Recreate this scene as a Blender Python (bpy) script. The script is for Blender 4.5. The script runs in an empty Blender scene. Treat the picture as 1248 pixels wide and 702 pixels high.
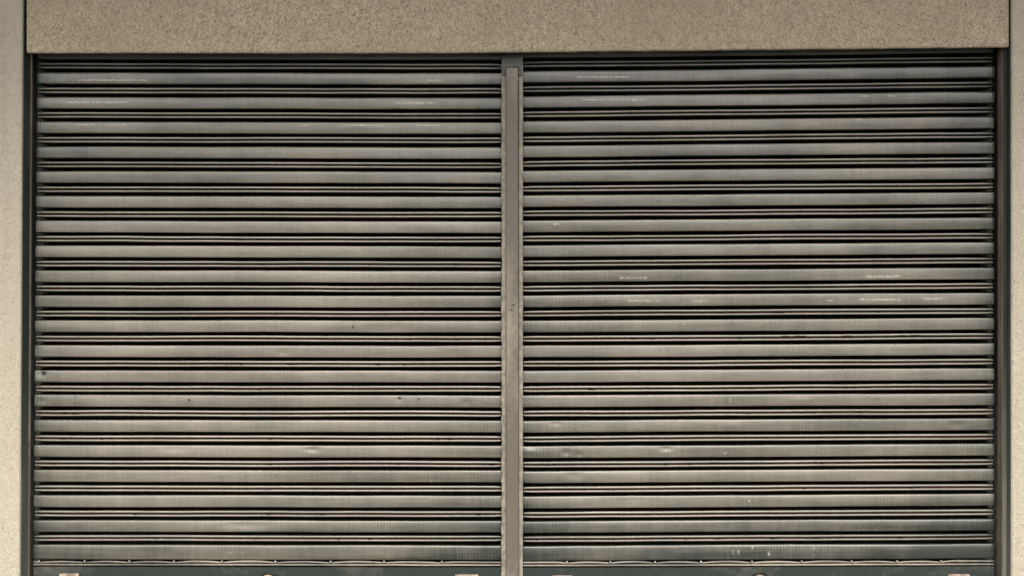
import bpy, bmesh, math, random
import numpy as np
R = math.radians
rnd = random.Random(7)
sc = bpy.context.scene
C = sc.collection

# ------------------------------------------------------------------ scale
S = 0.003            # metres per photograph pixel on the plane of the shutters (y = 0)
D = 4.5              # distance of the camera from that plane
ZC = 1.152           # eye height
def X(px, y=0.0): return (px - 624.0) * S * (D + y) / D
def Z(py, y=0.0): return ZC + (351.0 - py) * S * (D + y) / D
WALL_Y = -0.07       # front face of walls and beam

# ------------------------------------------------------------------ helpers
def link(o, parent=None):
    C.objects.link(o)
    if parent: o.parent = parent
    return o
def tag(o, label=None, cat=None, group=None, kind=None):
    if label: o['label'] = label
    if cat: o['category'] = cat
    if group: o['group'] = group
    if kind: o['kind'] = kind
    return o
def thing(name, label, cat, loc=(0, 0, 0), group=None):
    o = bpy.data.objects.new(name, None); o.empty_display_size = 0.1
    o.location = loc; link(o); tag(o, label, cat, group)
    bpy.context.view_layer.update()
    return o
def obj(name, bm, mat, parent=None, bevel=0.0, smooth=False):
    if bevel:
        bmesh.ops.bevel(bm, geom=[e for e in bm.edges], offset=bevel, segments=2, affect='EDGES', clamp_overlap=True)
    bmesh.ops.recalc_face_normals(bm, faces=bm.faces[:])
    me = bpy.data.meshes.new(name); bm.to_mesh(me); bm.free()
    me.materials.append(mat)
    if smooth:
        me.polygons.foreach_set('use_smooth', [True] * len(me.polygons)); me.set_sharp_from_angle(angle=R(40))
    o = bpy.data.objects.new(name, me); link(o)
    if parent:
        o.parent = parent; o.matrix_parent_inverse = parent.matrix_world.inverted()
    return o
def box(bm, x0, x1, y0, y1, z0, z1):
    v = [bm.verts.new((x, y, z)) for z in (z0, z1) for y in (y0, y1) for x in (x0, x1)]
    for f in ((0,1,3,2),(4,6,7,5),(0,4,5,1),(2,3,7,6),(0,2,6,4),(1,5,7,3)):
        bm.faces.new([v[i] for i in f])
def hexa(bm, p):     # 8 corners: bottom 4 (front-left, front-right, back-right, back-left), top 4
    v = [bm.verts.new(q) for q in p]
    for f in ((3,2,1,0),(4,5,6,7),(0,1,5,4),(1,2,6,5),(2,3,7,6),(3,0,4,7)):
        bm.faces.new([v[i] for i in f])
def cyl(bm, x, z, y0, y1, r, n=24, r2=None):
    r2 = r if r2 is None else r2
    a = [bm.verts.new((x + r * math.cos(t), y0, z + r * math.sin(t))) for t in [2*math.pi*i/n for i in range(n)]]
    b = [bm.verts.new((x + r2 * math.cos(t), y1, z + r2 * math.sin(t))) for t in [2*math.pi*i/n for i in range(n)]]
    bm.faces.new(a); bm.faces.new(b[::-1])
    for i in range(n):
        bm.faces.new((a[i], b[i], b[(i+1) % n], a[(i+1) % n]))

# ------------------------------------------------------------------ material helpers
class NT:
    def __init__(self, name):
        self.m = bpy.data.materials.new(name); self.m.use_nodes = True
        self.t = self.m.node_tree; self.b = self.t.nodes['Principled BSDF']
        self.co = self.t.nodes.new('ShaderNodeTexCoord').outputs['Object']
    def n(self, t, **k):
        x = self.t.nodes.new(t)
        for a, v in k.items(): setattr(x, a, v)
        return x
    def l(self, a, b): self.t.links.new(a, b)
    def setin(self, sock, v):
        if hasattr(v, 'links') or hasattr(v, 'is_linked'): self.l(v, sock)
        else: sock.default_value = v
    def noise(self, scale, sx=1, sy=1, sz=1, detail=4, rough=0.55, off=0, dist=0):
        mp = self.n('ShaderNodeMapping'); mp.inputs['Scale'].default_value = (sx, sy, sz); mp.inputs['Location'].default_value = (off, off * .7, off * 1.3)
        self.l(self.co, mp.inputs['Vector'])
        t = self.n('ShaderNodeTexNoise'); t.inputs['Scale'].default_value = scale
        t.inputs['Detail'].default_value = detail; t.inputs['Roughness'].default_value = rough; t.inputs['Distortion'].default_value = dist
        self.l(mp.outputs[0], t.inputs['Vector']); return t.outputs['Fac']
    def rng(self, v, a, b, c=0.0, d=1.0, smooth=False):
        t = self.n('ShaderNodeMapRange'); t.clamp = True
        if smooth: t.interpolation_type = 'SMOOTHSTEP'
        self.l(v, t.inputs['Value'])
        for k, q in zip(('From Min', 'From Max', 'To Min', 'To Max'), (a, b, c, d)): t.inputs[k].default_value = q
        return t.outputs['Result']
    def math(self, op, a, b=0.0):
        t = self.n('ShaderNodeMath', operation=op)
        self.setin(t.inputs[0], a); self.setin(t.inputs[1], b); return t.outputs[0]
    def mix(self, f, a, b, blend='MIX'):
        t = self.n('ShaderNodeMix', data_type='RGBA', blend_type=blend)
        for s, v in ((t.inputs['Factor'], f), (t.inputs['A'], a), (t.inputs['B'], b)):
            if isinstance(v, tuple): v = (*v, 1)
            self.setin(s, v)
        return t.outputs['Result']
    def attr(self, name):
        t = self.n('ShaderNodeAttribute'); t.attribute_name = name; return t.outputs['Fac']
    def bump(self, h, dist, strength=1.0, prev=None):
        t = self.n('ShaderNodeBump'); t.inputs['Distance'].default_value = dist; t.inputs['Strength'].default_value = strength
        self.l(h, t.inputs['Height'])
        if prev is not None: self.l(prev, t.inputs['Normal'])
        return t.outputs['Normal']
    def out(self, col=None, rough=None, normal=None, metal=0.0, spec=0.5):
        if col is not None: self.setin(self.b.inputs['Base Color'], (*col, 1) if isinstance(col, tuple) else col)
        if rough is not None: self.setin(self.b.inputs['Roughness'], rough)
        if normal is not None: self.l(normal, self.b.inputs['Normal'])
        self.b.inputs['Metallic'].default_value = metal
        self.b.inputs['Specular IOR Level'].default_value = spec
        return self.m

GREEN = (0.015, 0.020, 0.0165)
TAUPE = (0.214, 0.193, 0.163)

def shutter_paint():
    k = NT('weathered shutter paint')
    long = k.noise(1.0, 1.1, 1, 26, 5, 0.6)                 # long level streaks of dust
    fine = k.noise(1.0, 5, 5, 150, 3, 0.6, 3)
    vert = k.noise(1.0, 150, 1, 5, 2, 0.6, 11)              # upright rain and wipe marks
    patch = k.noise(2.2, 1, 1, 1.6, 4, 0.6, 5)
    fade_shade = k.attr('fade_shade')                                   # chalked coat against the old green, with shade and sheen painted in
    w = k.n('ShaderNodeTexWave', wave_type='BANDS', bands_direction='X', wave_profile='SIN')
    w.inputs['Scale'].default_value = 27.5; w.inputs['Distortion'].default_value = 1.2; w.inputs['Detail'].default_value = 1.0; w.inputs['Detail Scale'].default_value = 1.5
    k.l(k.co, w.inputs['Vector'])
    wm = k.rng(k.noise(3.0, 1, 1, 6, 3, 0.6, 21), 0.42, 0.68, 0, 1, True)
    ribs = k.math('MULTIPLY', k.math('SUBTRACT', w.outputs['Fac'], 0.5), wm)
    f = k.math('ADD', fade_shade, k.rng(long, 0.3, 0.7, -0.26, 0.20))
    f = k.math('ADD', f, k.rng(patch, 0.3, 0.7, -0.24, 0.20))  # broad random tone patches, also painting in uneven reflections
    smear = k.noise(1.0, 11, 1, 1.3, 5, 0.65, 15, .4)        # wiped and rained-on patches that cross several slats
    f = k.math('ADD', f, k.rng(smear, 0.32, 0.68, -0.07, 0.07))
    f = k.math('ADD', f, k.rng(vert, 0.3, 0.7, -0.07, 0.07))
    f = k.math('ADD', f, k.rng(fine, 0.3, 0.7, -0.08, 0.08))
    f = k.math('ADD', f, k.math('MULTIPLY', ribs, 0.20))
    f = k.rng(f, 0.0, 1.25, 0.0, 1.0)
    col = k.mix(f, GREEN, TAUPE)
    hue = k.noise(0.9, 1, 1, 1.6, 3, 0.5, 31)
    col = k.mix(k.rng(hue, 0.4, 0.65, 0, 0.25), col, k.mix(f, GREEN, (0.208, 0.182, 0.156)))
    grime = k.attr('grime')                                 # brown dirt settled between the two beads
    col = k.mix(k.math('MULTIPLY', grime, k.rng(k.noise(1.0, 3, 1, 20, 3, .6, 41), .3, .62, .05, .85)), col, (0.105, 0.070, 0.052))
    flake = k.math('MULTIPLY', grime, k.rng(k.noise(1.0, 34, 1, 26, 3, 0.6, 51), 0.64, 0.675, 0, 1))
    chip = k.math('MAXIMUM', k.rng(k.math('MULTIPLY', k.attr('chip'), k.rng(k.noise(1.0, 120, 1, 60, 3, .6, 61), .3, .55, .4, 1.2)), 0.45, 0.6), flake)
    col = k.mix(chip, col, (0.006, 0.006, 0.006))
    sn = k.noise(1.0, 190, 1, 420, 3, 0.7, 71)
    scuff = k.rng(k.math('MULTIPLY', k.attr('scuff'), k.rng(sn, .38, .62, .1, 1.25)), 0.42, 0.9)
    col = k.mix(k.math('MULTIPLY', scuff, .62), col, (0.52, 0.49, 0.435))
    spk = k.rng(k.noise(1.0, 95, 95, 95, 2, .5, 81), .80, .82, 0, .5)
    col = k.mix(spk, col, (0.45, 0.43, 0.38))
    n1 = k.bump(ribs, 0.0006, 1.0)
    n1 = k.bump(k.noise(1.0, 14, 1, 20, 2, .5, 91), 0.004, 0.5, n1)
    rough = k.rng(long, .3, .7, .44, .30)
    return k.out(col, rough, n1, spec=0.72)

def simple_paint(name, base, faded, amount=0.35, rough=0.5, sx=6, sz=6, worn=None, low_tint=None):
    k = NT(name)
    a = k.noise(1.0, sx, sx, sz, 5, 0.6, rnd.uniform(0, 50)); b = k.noise(60, 1, 1, 1, 3, .6, 4)
    f = k.math('ADD', k.rng(a, .3, .7, 0, 1), k.rng(b, .3, .7, -.15, .15))
    col = k.mix(k.rng(f, 0.9 - amount * 1.4, 1.25 - amount * .6), base, faded)
    if low_tint:                                              # paler tint towards the ground
        g = k.n('ShaderNodeNewGeometry'); sp = k.n('ShaderNodeSeparateXYZ'); k.l(g.outputs['Position'], sp.inputs[0])
        h = k.math('ADD', k.rng(sp.outputs['Z'], 0.0, 1.15, 1.0, -.1), k.rng(a, .3, .7, -.25, .25))
        col = k.mix(k.rng(h, .1, 1.0, 0, .9), col, low_tint)
    if worn:
        col = k.mix(k.rng(k.noise(1.0, 60, 60, 22, 4, .65, 9), .60, .68, 0, .8), col, worn)
    n = k.bump(k.noise(1.0, 25, 25, 12, 3, .6, 8), 0.003, 0.35)
    return k.out(col, k.rng(b, .3, .7, rough - .08, rough + .1), n)

def render_coat(name, dark, light, grain, bump, stain, runs=0.0):
    k = NT(name)
    g1 = k.noise(grain, 1, 1, 1, 5, 0.85, 1, .6); g2 = k.noise(grain * 0.35, 1.6, 1, 1, 4, 0.65, 2, 1.2); big = k.noise(1.3, 1, 1, 1, 5, 0.6, 3)
    mid = k.noise(7.0, 1, 1, 1.4, 5, 0.65, 6, .8); g3 = k.noise(grain * 2.3, 1, 1, 1, 2, 0.6, 5)
    h = k.math('ADD', g1, k.math('MULTIPLY', g2, .9)); h = k.math('ADD', h, k.math('MULTIPLY', g3, .35))
    tone = k.math('ADD', k.rng(g1, .3, .7, 0, .6), k.rng(g3, .3, .7, -.1, .4))
    col = k.mix(k.rng(tone, .12, .88), dark, light)
    col = k.mix(k.rng(g2, .42, .66, 0, .4), col, light)
    col = k.mix(k.rng(mid, .42, .7, 0, .38), col, stain)
    col = k.mix(k.rng(big, .38, .7, 0, .5), col, stain)
    if runs:
        dr = k.noise(1.0, 26, 26, 1.1, 4, .65, 23)
        col = k.mix(k.rng(dr, .52, .75, 0, runs), col, tuple(c * .6 for c in stain))
    pit = k.rng(k.noise(grain * .6, 1, 1, 1, 3, .65, 17), .27, .36, .7, 0)
    col = k.mix(pit, col, tuple(c * .5 for c in dark))
    return k.out(col, 0.92, k.bump(h, bump, 1.0), spec=0.2)

M = {}
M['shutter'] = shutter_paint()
M['rail'] = simple_paint('dark green bottom rail paint', (0.010, 0.017, 0.0155), (0.065, 0.064, 0.055), 0.25, .45, 3, 9)
M['guide'] = simple_paint('dark green guide paint', (0.020, 0.032, 0.028), (0.060, 0.068, 0.060), 0.35, .5, 8, 2, None, (0.105, 0.112, 0.098))
M['guide_front'] = simple_paint('dark green guide face paint', (0.006, 0.010, 0.0085), (0.016, 0.020, 0.017), 0.3, .75, 8, 2, None, (0.135, 0.142, 0.124))
M['worn'] = simple_paint('guide edge worn to primer', (0.11, 0.09, 0.068), (0.21, 0.18, 0.14), .4, .6, 20, 4, (0.03, 0.035, 0.03))
M['post'] = simple_paint('post grey paint', (0.085, 0.074, 0.06), (0.20, 0.174, 0.14), .4, .5, 9, 2.2)
M['flange'] = simple_paint('lumpy filler grey', (0.12, 0.108, 0.09), (0.24, 0.215, 0.175), .5, .7, 60, 40)
M['cap'] = simple_paint('post cap paint', (0.022, 0.020, 0.016), (0.055, 0.048, 0.038), .3, .45, 8, 8)
M['plate'] = simple_paint('pinkish bare latch metal', (0.17, 0.125, 0.10), (0.34, 0.27, 0.225), .5, .5, 40, 40, (0.05, 0.035, 0.03))
M['dark_metal'] = simple_paint('blackened lock metal', (0.008, 0.008, 0.008), (0.02, 0.02, 0.02), .3, .4, 20, 20)
M['brass'] = simple_paint('dull lock brass', (0.20, 0.15, 0.09), (0.42, 0.36, 0.26), .5, .35, 60, 60)
M['rivet'] = simple_paint('zinc rivet', (0.22, 0.21, 0.19), (0.45, 0.43, 0.38), .5, .5, 80, 80)
M['beam'] = render_coat('coarse sand render', (0.13, 0.102, 0.068), (0.84, 0.715, 0.545), 105, 0.010, (0.39, 0.322, 0.232), .16)
M['wall'] = render_coat('pale smooth render', (0.27, 0.242, 0.194), (0.455, 0.42, 0.352), 85, 0.0035, (0.34, 0.305, 0.248), .18)
M['slab'] = render_coat('canopy soffit render', (0.16, 0.13, 0.10), (0.26, 0.22, 0.17), 40, 0.003, (0.18, 0.15, 0.11))
M['paving'] = render_coat('grey pavement concrete', (0.07, 0.066, 0.06), (0.12, 0.114, 0.104), 60, 0.003, (0.075, 0.07, 0.064))
M['asphalt'] = render_coat('road asphalt', (0.035, 0.035, 0.035), (0.065, 0.063, 0.06), 90, 0.004, (0.05, 0.05, 0.05))

# ------------------------------------------------------------------ smooth 1-D noise for bends in the sheet metal
def vnoise(x, seed, step):
    r = np.random.RandomState(seed); g = r.uniform(-1, 1, 4096)
    t = (x + 40.0) / step; i = np.floor(t).astype(int); f = t - i; f = f * f * (3 - 2 * f)
    return g[i % 4096] * (1 - f) + g[(i + 1) % 4096] * f

# profile of one slat: (photograph pixels down from its top, millimetres behind the front, fade, bead?)
BAND = [(0, 44), (0, 30), (0, 9), (0, 6), (0.25, 3.6), (0.8, 1.5), (1.7, .4), (2.8, -.2), (4, -.6), (5.5, -.9), (7, -1.0), (8.5, -.95), (10, -.7),
        (11.5, -.35), (12.8, 0), (13.7, .5), (14.2, 1.6), (14.4, 3.6), (14.4, 9), (14.4, 30), (14.4, 85)]
BEAD = [(18.7, 44), (18.7, 30), (18.7, 9), (18.72, 5), (18.9, 2.4), (19.4, .9), (20.1, .2), (20.8, .5), (21.3, 2.2), (21.6, 6), (21.8, 11), (22.05, 15.5), (22.5, 16.5),
        (22.9, 14), (23.15, 9), (23.35, 4.5), (23.75, 1.6), (24.5, .3), (25.2, .5), (25.75, 2.2), (26.1, 5.5), (26.2, 9), (26.2, 30), (26.2, 85)]

def curtain(name, parent, rowpy, xl, xr, seed, scuffs, spots, chips, dents, mat):
    """rowpy(k, u) -> photo row of the top of slat k; xl(py), xr(py) -> ends of the slats"""
    n = 356
    rows = []
    for k in range(-3, 20):
        b = [(p, y, 0) for p, y in BAND] + [(p, y, 1) for p, y in BEAD]
        if k == 19:   # the closing slat is taller and carries the hem
            b = [(p * (17.2 / 14.4), y, 0) for p, y in BAND]
        rows += [(k, p, y, t) for p, y, t in b]
    u = np.linspace(0, 1, n)
    NR = len(rows)
    co = np.zeros((NR, n, 3)); fade_shade = np.zeros((NR, n)); grime = np.zeros((NR, n))
    scf = np.zeros((NR, n)); chp = np.zeros((NR, n))
    for r, (k, p, y, t) in enumerate(rows):
        pitch = (rowpy(k + 1, u) - rowpy(k, u)) / 30.35
        py = rowpy(k, u) + p * pitch
        inset = 0.9 if t else 0.0
        a, b = xl(py.mean()) + inset, xr(py.mean()) - inset
        px = a + (b - a) * u
        front = np.exp(-max(y, 0) / 9.0)
        sd = seed + k * 17 + t * 5
        wob = 0.30 * vnoise(px, seed + k * 17, 170) + 0.2 * vnoise(np.array([k * 1.0]), seed + 2, 1.0) + 0.12 * vnoise(px, sd, 90) + 0.10 * vnoise(px, sd + 3, 37)
        if t: wob = wob + 0.14 * vnoise(px, sd + 4, 60)
        yy = np.full(n, y * 1.0) + front * (0.9 * vnoise(px, sd + 7, 150) + 0.35 * vnoise(px, sd + 8, 34))
        if not t: yy = yy + front * (p - 7.0) * (0.11 * vnoise(px, sd + 9, 190) + 0.065 * vnoise(px, sd + 10, 60) + 0.06 * vnoise(np.array([k * 1.0]), seed + 6, 1.0))
        e = np.minimum(px - a, b - px)                       # ends pressed back where the slats run into the guides
        yy = yy + (3.0 if t else 1.4) * np.exp(-(e / (4.5 if t else 2.0)) ** 2) * front
        if t: py = py + (22.5 - p) * 0.12 * np.exp(-(e / 5.0) ** 2)
        py = py + wob
        for dx, dy, w, h, amp in dents:
            g = np.exp(-((px - dx) / w) ** 2 - ((py - dy) / h) ** 2)
            yy = yy + 1.8 * amp * g * front; py = py + 0.14 * amp * g * (1 if t == 0 else .3)
        for x0, x1, sy, w in scuffs:
            prof = np.clip((px - x0) / 9, 0, 1) * np.clip((x1 - px) / 9, 0, 1)
            scf[r] = np.maximum(scf[r], prof * np.clip(1.25 - np.abs(py - sy) / w, 0, 1))
        if y < 6:
            for sx, sy, w, h in spots:
                scf[r] = np.maximum(scf[r], 1.05 * np.exp(-((px - sx) / (w * .8)) ** 2 - ((py - sy) / h) ** 2))
            for sx, sy, w, h in chips:
                chp[r] = np.maximum(chp[r], 1.4 * np.exp(-((px - sx) / w) ** 4 - ((py - sy) / h) ** 2))
        fade_shade[r] = 0.86 - 0.16 * np.exp(-(e / 12.0)) - 0.26 * np.exp(-(e / 75.0)) - 0.58 * np.exp(-np.maximum(py - 64, 0) / 90.0) - (0.05 + 0.16 * u) * (seed > 500) - 0.50 * np.clip((py - 600) / 85.0, 0, 1) + 0.05 * vnoise(px, sd + 11, 300) + 0.06 * vnoise(np.array([k * 1.0]), seed, 1.0)  # lintel shade on top rows and sheen falloff sideways painted in; bottom darkened too
        if t: fade_shade[r] += 0.24
        if y > 4.5: fade_shade[r] -= min(1.0, (y - 4.5) / 4.0) * 1.2   # slots keep the original dark green, deepened to paint in recess shade
        grime[r] = np.clip((py - 170) / 190.0, .12, 1) if (t and 21.0 < p < 23.9) else 0.0   # street dirt, thinned upward to paint the higher dips in shade
        co[r, :, 0] = (px - 624) * S; co[r, :, 1] = yy * 0.001; co[r, :, 2] = ZC + (351 - py) * S
    me = bpy.data.meshes.new(name)
    verts = co.reshape(-1, 3)
    idx = np.arange(NR * n).reshape(NR, n)
    q = np.stack([idx[:-1, :-1], idx[1:, :-1], idx[1:, 1:], idx[:-1, 1:]], -1).reshape(-1, 4)
    me.vertices.add(len(verts)); me.vertices.foreach_set('co', verts.ravel())
    me.loops.add(q.size); me.loops.foreach_set('vertex_index', q.ravel())
    me.polygons.add(len(q)); me.polygons.foreach_set('loop_start', np.arange(0, q.size, 4)); 
    me.update(calc_edges=True)
    me.polygons.foreach_set('use_smooth', np.ones(len(q), bool)); me.set_sharp_from_angle(angle=R(50))
    for nm, a in (('fade_shade', fade_shade), ('grime', grime), ('scuff', scf), ('chip', chp)):
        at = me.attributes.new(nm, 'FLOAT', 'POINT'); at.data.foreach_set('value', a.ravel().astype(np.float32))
    me.materials.append(mat)
    o = bpy.data.objects.new(name, me); link(o, parent); o.matrix_parent_inverse = parent.matrix_world.inverted()
    return o

# ------------------------------------------------------------------ shutters
def row_left(k, u):
    t = np.clip(k / 18.0, -.2, 1.1); sag = 1.25 * 4 * t * (1 - t)
    return (87.8 + 30.36 * k) * (1 - u) + (88.5 + 30.37 * k) * u - sag - (1.0 if k == 19 else 0)
def row_right(k, u):
    t = np.clip(k / 18.0, -.2, 1.1); sag = 1.25 * 4 * t * (1 - t) * (1 - u)
    return (86.5 + 30.53 * k) * (1 - u) + (80.4 + 30.69 * k) * u - sag - (1.0 if k == 19 else 0)
lx_l = lambda py: 45.2 - 4.7 * (py - 80) / 610.0
lx_r = lambda py: 611.2
rx_l = lambda py: 636.6 + 1.0 * (py - 80) / 610.0
rx_r = lambda py: 1211.6

def hem(parent, xa, xb, pya, pyb, rivets, seed):
    """folded hem under the last slat: a bulged upper lip pinned by rivets, a straight lower bead"""
    n = 280
    prof = [(689, 40, 0), (685, 9, .5), (683.5, 5, 1), (683.3, 3.6, 1), (683.7, 2.0, 1), (684.3, .9, .9), (684.9, .8, .6), (685.6, 3.0, .3), (685.9, 8, .1), (686.5, 10, 0), (686.9, 6, 0),
            (687.3, 1.6, 0), (688.0, 0.2, 0), (688.8, 1.0, 0), (689.2, 4, 0), (689.4, 9, 0), (689.4, 60, 0)]
    bm = bmesh.new(); g = []
    rv = sorted(rivets)
    for p, y, wgt in prof:
        row = []
        for i in range(n):
            u = i / (n - 1); px = xa + (xb - xa) * u
            left = [r for r in rv if r <= px]; right = [r for r in rv if r > px]
            a = left[-1] if left else px - 27; b = right[0] if right else px + 27
            t = (px - a) / (b - a); arch = math.sin(math.pi * t) ** .6 if 0 < t < 1 else 0
            amp = 0.7 + 0.5 * math.sin(a * 1.7)
            d = wgt * (1.9 - arch * (1.7 + .7 * amp))
            wob = 0.15 * float(vnoise(np.array([px]), seed, 40)[0])
            py = p + (pya - 689.8) * (1 - u) + (pyb - 689.8) * u + d + wob
            yy = y + wgt * 2.0 * (1 - arch)
            row.append(bm.verts.new((X(px), yy * .001, Z(py))))
        g.append(row)
    for r in range(len(g) - 1):
        for i in range(n - 1):
            bm.faces.new((g[r][i], g[r+1][i], g[r+1][i+1], g[r][i+1]))
    o = obj('hem', bm, M['hem'], parent, smooth=True)
    for r in rv:
        if r < xa + 3 or r > xb - 3: continue
        u = (r - xa) / (xb - xa); pz = 683.8 + (pya - 689.8) * (1 - u) + (pyb - 689.8) * u
        b2 = bmesh.new()
        bmesh.ops.create_uvsphere(b2, u_segments=12, v_segments=8, radius=0.0036)
        for v in b2.verts:
            v.co.x = v.co.x * rnd.uniform(.9, 1.1) + X(r); v.co.y = v.co.y * .8 + 0.0005; v.co.z += Z(pz)
        obj('rivet', b2, M['rivet'], o, smooth=True)
    return o

# hem metal uses the shutter coat without the per-vertex wear
M['hem'] = simple_paint('hem faded paint', (0.045, 0.043, 0.036), (0.18, 0.158, 0.13), .5, .45, 3, 40, (0.025, 0.025, 0.022))

def bottom_rail(parent, xa, xb, pya, pyb):
    bm = bmesh.new()
    y0, y1 = -0.003, 0.03; zb = 0.012
    hexa(bm, [(X(xa), y0, zb), (X(xb), y0, zb), (X(xb), y1, zb), (X(xa), y1, zb),
              (X(xa), y0, Z(pya)), (X(xb), y0, Z(pyb)), (X(xb), y1, Z(pyb)), (X(xa), y1, Z(pya))])
    rail = obj('bottom_rail', bm, M['rail'], parent, bevel=0.002)
    b2 = bmesh.new(); box(b2, X(xa) + .004, X(xb) - .004, 0.002, 0.028, 0.0, zb - .001)
    obj('rubber_seal', b2, M['dark_metal'], rail)
    return rail
def latch(rail, xa, xb, pyt, side):
    w = (xb - xa)
    bm = bmesh.new(); box(bm, X(xa), X(xb), -0.009, -0.0032, Z(pyt + 17), Z(pyt))
    o = obj('latch_plate', bm, M['plate'], rail, bevel=0.0012)
    return o
def latch_bolt(rail, xa, xb, pyt):
    b = bmesh.new()
    zc = Z(pyt + 8.5)
    box(b, X(xa + 2), X(xb - 2), -0.019, -0.0092, zc - .008, zc + .008)
    obj('latch_bolt', b, M['dark_metal'], rail, bevel=0.002)
    for q in (xa + 3, xb - 3):
        for dz in (3.2, 14):
            c = bmesh.new(); cyl(c, X(q), Z(pyt + dz), -0.0118, -0.0092, .0038, 14, .0045)
            obj('screw', c, M['rivet'], rail, smooth=True)
def lock(rail, px, py, r):
    bm = bmesh.new(); cyl(bm, X(px), Z(py), -0.012, -0.0032, r * S * .88, 36, r * S)
    obj('lock_plate', bm, M['dark_metal'], rail, smooth=True)
    b = bmesh.new(); cyl(b, X(px - 1), Z(py), -0.021, -0.0122, r * .72 * S, 32, r * .76 * S)
    box(b, X(px - 1) - .0015, X(px - 1) + .0015, -0.0225, -0.0211, Z(py) - .009, Z(py) + .009)
    obj('lock_cylinder', b, M['brass'], rail, smooth=True)

SC_L = [(90,185,97.6,1.9),(513,546,97.9,1.9),(76,162,124.7,1.9),(474,538,125.2,1.9),(85,122,152,1.6),(124,162,152,1.6),(360,384,152.6,1.5),(412,474,152.6,1.6),(500,545,152.6,1.5)]
SP_L = [(434,580,1.0,7),(316,573,4,2.6),(395,636,.9,6),(388,465,1.5,2),(372,462,1.2,2.6),(500,652.5,5,.9),(343,432,2,2),(400,425.5,1.2,1.2),(386,490,1,5),(52,490,1.6,1.6),(322,672,1.2,4),(296,674,3,1.6),(281,674,2.4,1.6),(526,588,1,6),(527,545,1.1,6),(532,552,.8,5)]
CH_L = [(430.5,399,1.2,2),(487,485.5,1.6,1.4),(510.5,486.7,1.5,1.5),(53,455,2.2,2.2),(92,484,1.3,1.3),(92,491.4,1,1),(230.5,487.6,1.2,1.2),(268,382.3,5,1),(282,382.3,4,1),(245,412.6,4,1),(260,412.6,5,1),
        (325,412.8,6,1),(343,412.8,8,1.1),(355,412.8,4,1),(384,412.8,13,1.1),(285,443.3,14,1),(357,444,9,1.2),(372,443.3,6,1),(290,473.8,9,1),(380,565.5,7,1),(315,656.5,5,1)]
DE_L = [(380,547.5,8,3.2,2.6),(345,430,8,4,1.6),(50,455,6,5,3.2),(50,489,7,4,1.8),(487,487,4,4,1.4),(568,490,6,5,1.5),(100,488,7,6,-1.2),(470,400,30,8,1.5),(210,546,20,6,1.6),(430,578,3,8,-1.2),(300,640,26,5,1.8)]
SC_R = [(695,774,93.9,1.8),(704,795,121.6,1.6),(1044,1066,117.3,1.7),(1074,1098,117.0,1.6),(1036,1058,146,1.8),(748,796,338.6,2.6),(758,812,366.8,1.7),(838,868,366.9,1.9),(824,838,372,2.2),(1046,1104,337,2.6),(1000,1022,366,1.7),(1040,1104,365.2,2.3),(1118,1154,364,2.2),(668,688,273,2.0)]
SP_R = [(913,610.5,2,3),(921,610,1,4),(917,667,1.6,4.2),(893,673,2,4),(900,673,2.6,3),(937,675,3,4),(1068,646.5,1.4,1.6),(1068,658.5,2,1),(1146,659.5,1.8,1.3),(992,669,2.4,1.4),(992,676.5,2,1.6),(984,674,1.4,1.6),(895,641.8,1.8,1.6),(833,393,.8,5),(868,488,1.2,4),(890,488,1.2,5),(877,520,1.5,5),(884,552,3,2.5),(1183,97,1.2,1.2),(1182,114,1,2.4),(910,684,2,.8),(905,598.8,5,.9),(1063,483.5,2,2)]
CH_R = [(831,381.5,5,1),(877,381.3,4,1),(949,381,9,1),(958,410,6,1),(975,409.8,9,1),(1032,409.6,7,1),(1100,409.4,6,1),(1116,409.3,7,1),(676,566.5,4,1.3),(878,503.4,9,1),(906,503.4,11,1.1),(978,503.2,5,1),(870,564.6,7,1),(1020,564,4,1),(1034,563.8,5,1),(983,656.4,3,1.1),(995,656.3,6,1.2),(876,657,7,1)]
DE_R = [(812,546.5,8,3.2,2.8),(648,545,9,3,2.2),(690,551.5,5,3.4,2.6),(705,554,5,3,1.6),(677,516,7,3,1.8),(978,488,14,6,-1.6),(700,579,10,5,1.6),(960,560,22,6,1.5),(890,520,12,7,-1.4),(1060,580,30,7,1.6),(760,610,40,7,1.5),(1166,518,8,4,1.6)]

shL = thing('roller_shutter', 'faded green roller shutter on the left of the central post, beside a worn left guide', 'roller shutter', (X(328), 0, 0), 'roller shutters of the shopfront')
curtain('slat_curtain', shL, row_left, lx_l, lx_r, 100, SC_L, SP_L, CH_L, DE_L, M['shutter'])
hem(shL, 40.8, 611.0, 690.2, 691.0, [47.5, 103, 157.5, 212, 270.5, 335.5, 403, 468, 538.5], 5)
rl = bottom_rail(shL, 40.6, 611.2, 690.9, 691.8)
latch(rl, 72.8, 97, 698.4, 1); latch_bolt(rl, 72.8, 97, 698.4)
latch(rl, 554.5, 583, 699.8, 1); latch_bolt(rl, 556, 582, 699.8)
lock(rl, 328, 709.5, 12.8)

shR = thing('roller_shutter', 'faded green roller shutter right of the central post, its slats rising slightly rightward', 'roller shutter', (X(924), 0, 0), 'roller shutters of the shopfront')
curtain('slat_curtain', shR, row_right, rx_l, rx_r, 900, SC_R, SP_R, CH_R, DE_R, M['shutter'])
hem(shR, 637.8, 1211.2, 691.5, 689.8, [691, 744, 798.5, 854.5, 916.5, 977, 1038, 1093.5, 1147], 9)
rr = bottom_rail(shR, 637.6, 1211.4, 692.2, 690.4)
latch(rr, 672.5, 697, 701.0, 1); latch_bolt(rr, 672.5, 697, 701.0)
latch(rr, 1154.5, 1181, 699.4, 1); latch_bolt(rr, 1156, 1190, 699.4)
lock(rr, 926, 709.5, 12.8)

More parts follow.
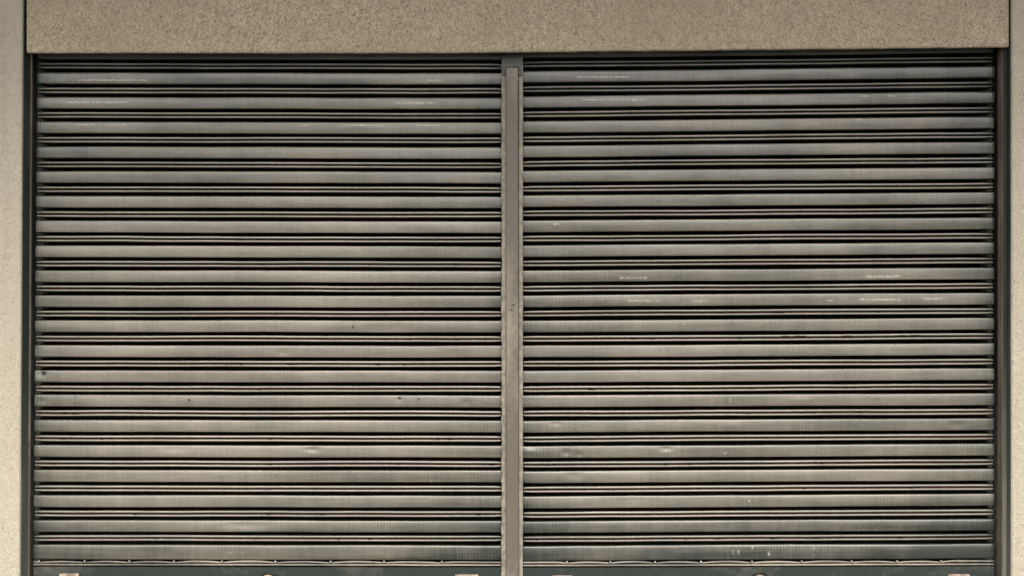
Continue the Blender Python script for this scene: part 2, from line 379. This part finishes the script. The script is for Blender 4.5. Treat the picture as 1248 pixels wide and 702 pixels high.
# ------------------------------------------------------------------ guides (angle lining the reveal, worn front lip, dark channel)
def tilt(px, py): return px - 3.4 * (py - 65) / 637.0
def strip(bm, xa, xb, y0, y1, fx, zt=2.022):
    """upright strip between two x given as functions of the photo row, on the plane y=0"""
    zb = 0.0
    pt, pb = 351 - (zt - ZC) / S, 351 - (zb - ZC) / S
    f = lambda x, p: (fx(x, p) - 624) * S
    hexa(bm, [(f(xa, pb), y0, zb), (f(xb, pb), y0, zb), (f(xb, pb), y1, zb), (f(xa, pb), y1, zb),
              (f(xa, pt), y0, zt), (f(xb, pt), y0, zt), (f(xb, pt), y1, zt), (f(xa, pt), y1, zt)])
straight = lambda px, py: px
WL = 36.6     # x (on the y=0 plane) of the left reveal at the top, tilting outwards to the ground
WR = 1223.4
gl = thing('guide_rail', 'dark green steel shutter guide fixed against the left wall, with a beige worn edge', 'guide rail', (X(38), 0, 0), 'shutter guides at the walls')
b = bmesh.new(); strip(b, WL + .15, WL + 1.2, -0.066, 0.063, tilt, 2.6); obj('side_plate', b, M['guide'], gl, bevel=.0008)
b = bmesh.new(); strip(b, WL + 1.3, WL + 2.9, -0.006, 0.006, tilt); obj('front_lip', b, M['worn'], gl, bevel=.0015)
b = bmesh.new(); strip(b, WL + .15, WL + 16, 0.064, 0.070, tilt); obj('channel', b, M['guide'], gl)
gr = thing('guide_rail', 'dark green steel shutter guide fixed against the right wall, paler towards the ground', 'guide rail', (X(1218), 0, 0), 'shutter guides at the walls')
b = bmesh.new(); strip(b, WR - 1.2, WR - .15, -0.066, 0.063, straight, 2.6); obj('side_plate', b, M['guide'], gr, bevel=.0008)
b = bmesh.new(); strip(b, WR - 6.4, WR - 1.25, -0.040, 0.060, straight); obj('channel_body', b, M['guide_front'], gr, bevel=.0012)
b = bmesh.new(); strip(b, WR - 6.95, WR - 6.45, -0.0385, 0.004, straight); obj('worn_lip', b, M['worn'], gr, bevel=.0006)
b = bmesh.new(); strip(b, WR - 20, WR - .15, 0.064, 0.070, straight); obj('channel_back', b, M['guide'], gr)

# ------------------------------------------------------------------ central post
po = thing('centre_post', 'narrow grey steel post between the two shutters, with a dark cap plate on top', 'post', (X(624), 0, 0))
def lumpy_strip(name, xa, xb, y0, y1, amp, mat, pt, pb, seed):
    n = 500; bm = bmesh.new(); rows = []
    nx = 5
    for i in range(n):
        py = pt + (pb - pt) * i / (n - 1)
        row = []
        for j in range(nx):
            u = j / (nx - 1)
            ed = amp * .35 * float(vnoise(np.array([py]), seed + j, 3.5)[0]) if j in (0,) else 0
            yy = y0 + (amp * .001 * float(vnoise(np.array([py]), seed + 20 + j, 3.0)[0]) if 0 < j < nx - 1 else .001)
            row.append(bm.verts.new((X(xa + (xb - xa) * u + ed), yy, Z(py))))
        row.insert(0, bm.verts.new((row[0].co.x, y1, row[0].co.z))); row.append(bm.verts.new((row[-1].co.x, y1, row[-1].co.z)))
        rows.append(row)
    for i in range(n - 1):
        for j in range(nx + 1):
            bm.faces.new((rows[i][j], rows[i+1][j], rows[i+1][j+1], rows[i][j+1]))
    return obj(name, bm, mat, po, smooth=True)
pb_ = 735.0
lumpy_strip('edge_flange', 611.3, 616.4, -0.010, 0.04, 1.5, M['flange'], 60, pb_, 3)
lumpy_strip('edge_flange', 632.6, 637.2, -0.010, 0.04, .35, M['flange'], 60, pb_, 90)
b = bmesh.new(); box(b, X(616.5), X(632.5), -0.004, 0.04, 0.0, Z(60)); obj('backing_plate', b, M['guide'], po)
b = bmesh.new()
hexa(b, [(X(616.9), -.015, 0.0), (X(632.3), -.015, 0.0), (X(632.3), -.0045, 0.0), (X(616.9), -.0045, 0.0),
         (X(616.9), -.015, Z(83.2)), (X(631.2), -.015, Z(83.2)), (X(631.2), -.0045, Z(83.2)), (X(616.9), -.0045, Z(83.2))])
obj('cover_strip', b, M['post'], po, bevel=.0018)
b = bmesh.new()
pts = [(611.9, 64), (635.9, 64), (635.9, 92.6), (632.0, 92.6), (632.0, 82.4), (616.2, 82.4), (616.2, 92.6), (611.9, 92.6)]
f1 = [b.verts.new((X(x), -.018, Z(y))) for x, y in pts]; f2 = [b.verts.new((X(x), -.0115, Z(y))) for x, y in pts]
b.faces.new(f1); b.faces.new(f2[::-1])
for i in range(8): b.faces.new((f1[i], f2[i], f2[(i+1) % 8], f1[(i+1) % 8]))
obj('cap_plate', b, M['cap'], po, bevel=.0007)

for bx_, by_, r_ in ((625.6, 371.5, .0038), (623.4, 377.4, .003)):
    b = bmesh.new(); cyl(b, X(bx_), Z(by_), -.0185, -.0152, r_ * .8, 14, r_)
    obj('bolt', b, M['dark_metal'], po, smooth=True)

# ------------------------------------------------------------------ walls, beam, canopy
TOP = 3.1
def wall(name, label, edge_top, edge_bot, outer):
    bm = bmesh.new(); zt = TOP
    # x of the reveal edge at the ground and at the top
    slope = (edge_bot - edge_top) / (Z(702) - Z(65))
    xb = edge_bot + slope * (0 - Z(702)); xt = edge_top + slope * (zt - Z(65))
    a, c = (outer, None) if outer < 0 else (None, outer)
    L0, L1 = (outer, xb) if outer < 0 else (xb, outer)
    T0, T1 = (outer, xt) if outer < 0 else (xt, outer)
    hexa(bm, [(L0, WALL_Y, 0), (L1, WALL_Y, 0), (L1, .35, 0), (L0, .35, 0), (T0, WALL_Y, zt), (T1, WALL_Y, zt), (T1, .35, zt), (T0, .35, zt)])
    o = obj(name, bm, M['wall'], None, bevel=.003); tag(o, label, 'wall'); return o
xwl_t = (WL - 624) * S; xwl_b = (WL - 3.4 - 624) * S
wall('rendered_wall', 'pale cream rendered wall at the left edge, beside the left shutter guide', xwl_t, xwl_b, -4.2)
xwr = (WR - 624) * S
wall('rendered_wall', 'pale cream rendered wall at the right edge, beside the right shutter guide', xwr, xwr, 4.2)

bm = bmesh.new()
nx = 160; fr = []
def beam_py(px):
    return 64.2 if px < 520 else (64.2 - 1.2 * (px - 520) / 120 if px < 640 else 63.0 - 6.0 * (px - 640) / 590)
xs0, xs1 = X(32.6, WALL_Y), X(1229.2, WALL_Y)
cols = []
for i in range(nx + 1):
    x = xs0 + (xs1 - xs0) * i / nx
    px = 624 + x / (S * (D + WALL_Y) / D)
    zb = Z(beam_py(px) + .35 * float(vnoise(np.array([px]), 77, 9)[0]), WALL_Y)
    cols.append([bm.verts.new(q) for q in ((x, WALL_Y + .002, TOP), (x, WALL_Y, zb + .004), (x, WALL_Y + .003, zb), (x, WALL_Y + .02, zb), (x, WALL_Y + .02, TOP))])
for i in range(nx):
    for j in range(4):
        bm.faces.new((cols[i][j], cols[i][j+1], cols[i+1][j+1], cols[i+1][j]))
bm.faces.new(cols[0]); bm.faces.new(cols[-1][::-1])
be = obj('lintel_beam', bm, M['beam']); tag(be, 'coarse brown rendered beam across the top, above both shutters', 'beam')

bm = bmesh.new(); box(bm, -4.4, 4.4, -1.45, 0.35, TOP + .004, TOP + .22)  # unseen slab, sized and placed to shade the upper shopfront
ca = obj('canopy', bm, M['slab'], None, bevel=.01); tag(ca, 'unseen rendered concrete canopy above the beam, sized to shade the shopfront top', 'canopy')
bm = bmesh.new(); box(bm, -4.2, 4.2, 0.352, 0.50, 0, TOP)
bw = obj('back_wall', bm, M['slab']); tag(bw, 'dark back wall closing the shopfront behind both shutters', 'wall')

# ------------------------------------------------------------------ ground
bm = bmesh.new(); box(bm, -40, 40, -2.2, 6, -.14, 0); tag(obj('pavement', bm, M['paving']), kind='structure')
bm = bmesh.new(); v = [bm.verts.new(p) for p in ((-600, -600, -.13), (600, -600, -.13), (600, 600, -.13), (-600, 600, -.13))]; bm.faces.new(v)
tag(obj('road', bm, M['asphalt']), kind='structure')

# ------------------------------------------------------------------ light
EL, AZ = 60.0, 6.0       # sun high in front of the shutters, veiled
w = bpy.data.worlds.new('World'); sc.world = w; w.use_nodes = True
nt = w.node_tree; bg = nt.nodes['Background']
sky = nt.nodes.new('ShaderNodeTexSky'); sky.sky_type = 'NISHITA'; sky.sun_disc = False
sky.sun_elevation = R(EL); sky.sun_rotation = R(180 - AZ); sky.dust_density = 4.0; sky.air_density = 1.2; sky.ozone_density = 0.6
hs = nt.nodes.new('ShaderNodeHueSaturation'); hs.inputs['Saturation'].default_value = 0.15
nt.links.new(sky.outputs[0], hs.inputs['Color']); mx = nt.nodes.new('ShaderNodeMix'); mx.data_type = 'RGBA'; mx.blend_type = 'MULTIPLY'; mx.inputs['Factor'].default_value = 1
mx.inputs['B'].default_value = (1.0, .965, .895, 1); nt.links.new(hs.outputs[0], mx.inputs['A']); nt.links.new(mx.outputs['Result'], bg.inputs[0])   # hazy, warm overcast
bg.inputs[1].default_value = 0.12
ld = bpy.data.lights.new('sun', 'SUN'); ld.energy = 1.2; ld.angle = R(40); ld.color = (1, .90, .76)
lo = bpy.data.objects.new('sun', ld); C.objects.link(lo)
from mathutils import Vector
d = Vector((math.sin(R(AZ)) * math.cos(R(EL)), -math.cos(R(AZ)) * math.cos(R(EL)), math.sin(R(EL))))
lo.rotation_euler = d.to_track_quat('Z', 'Y').to_euler()

# ------------------------------------------------------------------ camera
cd = bpy.data.cameras.new('camera'); cd.sensor_width = 36; cd.lens = 36 * D / (1248 * S); cd.clip_end = 2000; cd.clip_start = .05
co = bpy.data.objects.new('camera', cd); C.objects.link(co)
co.location = (0, -D, ZC); co.rotation_euler = (R(90), 0, 0); sc.camera = co
vs = sc.view_settings; vs.view_transform = 'Standard'; vs.look = 'None'; vs.gamma = 1; vs.exposure = 2.0; vs.use_curve_mapping = False
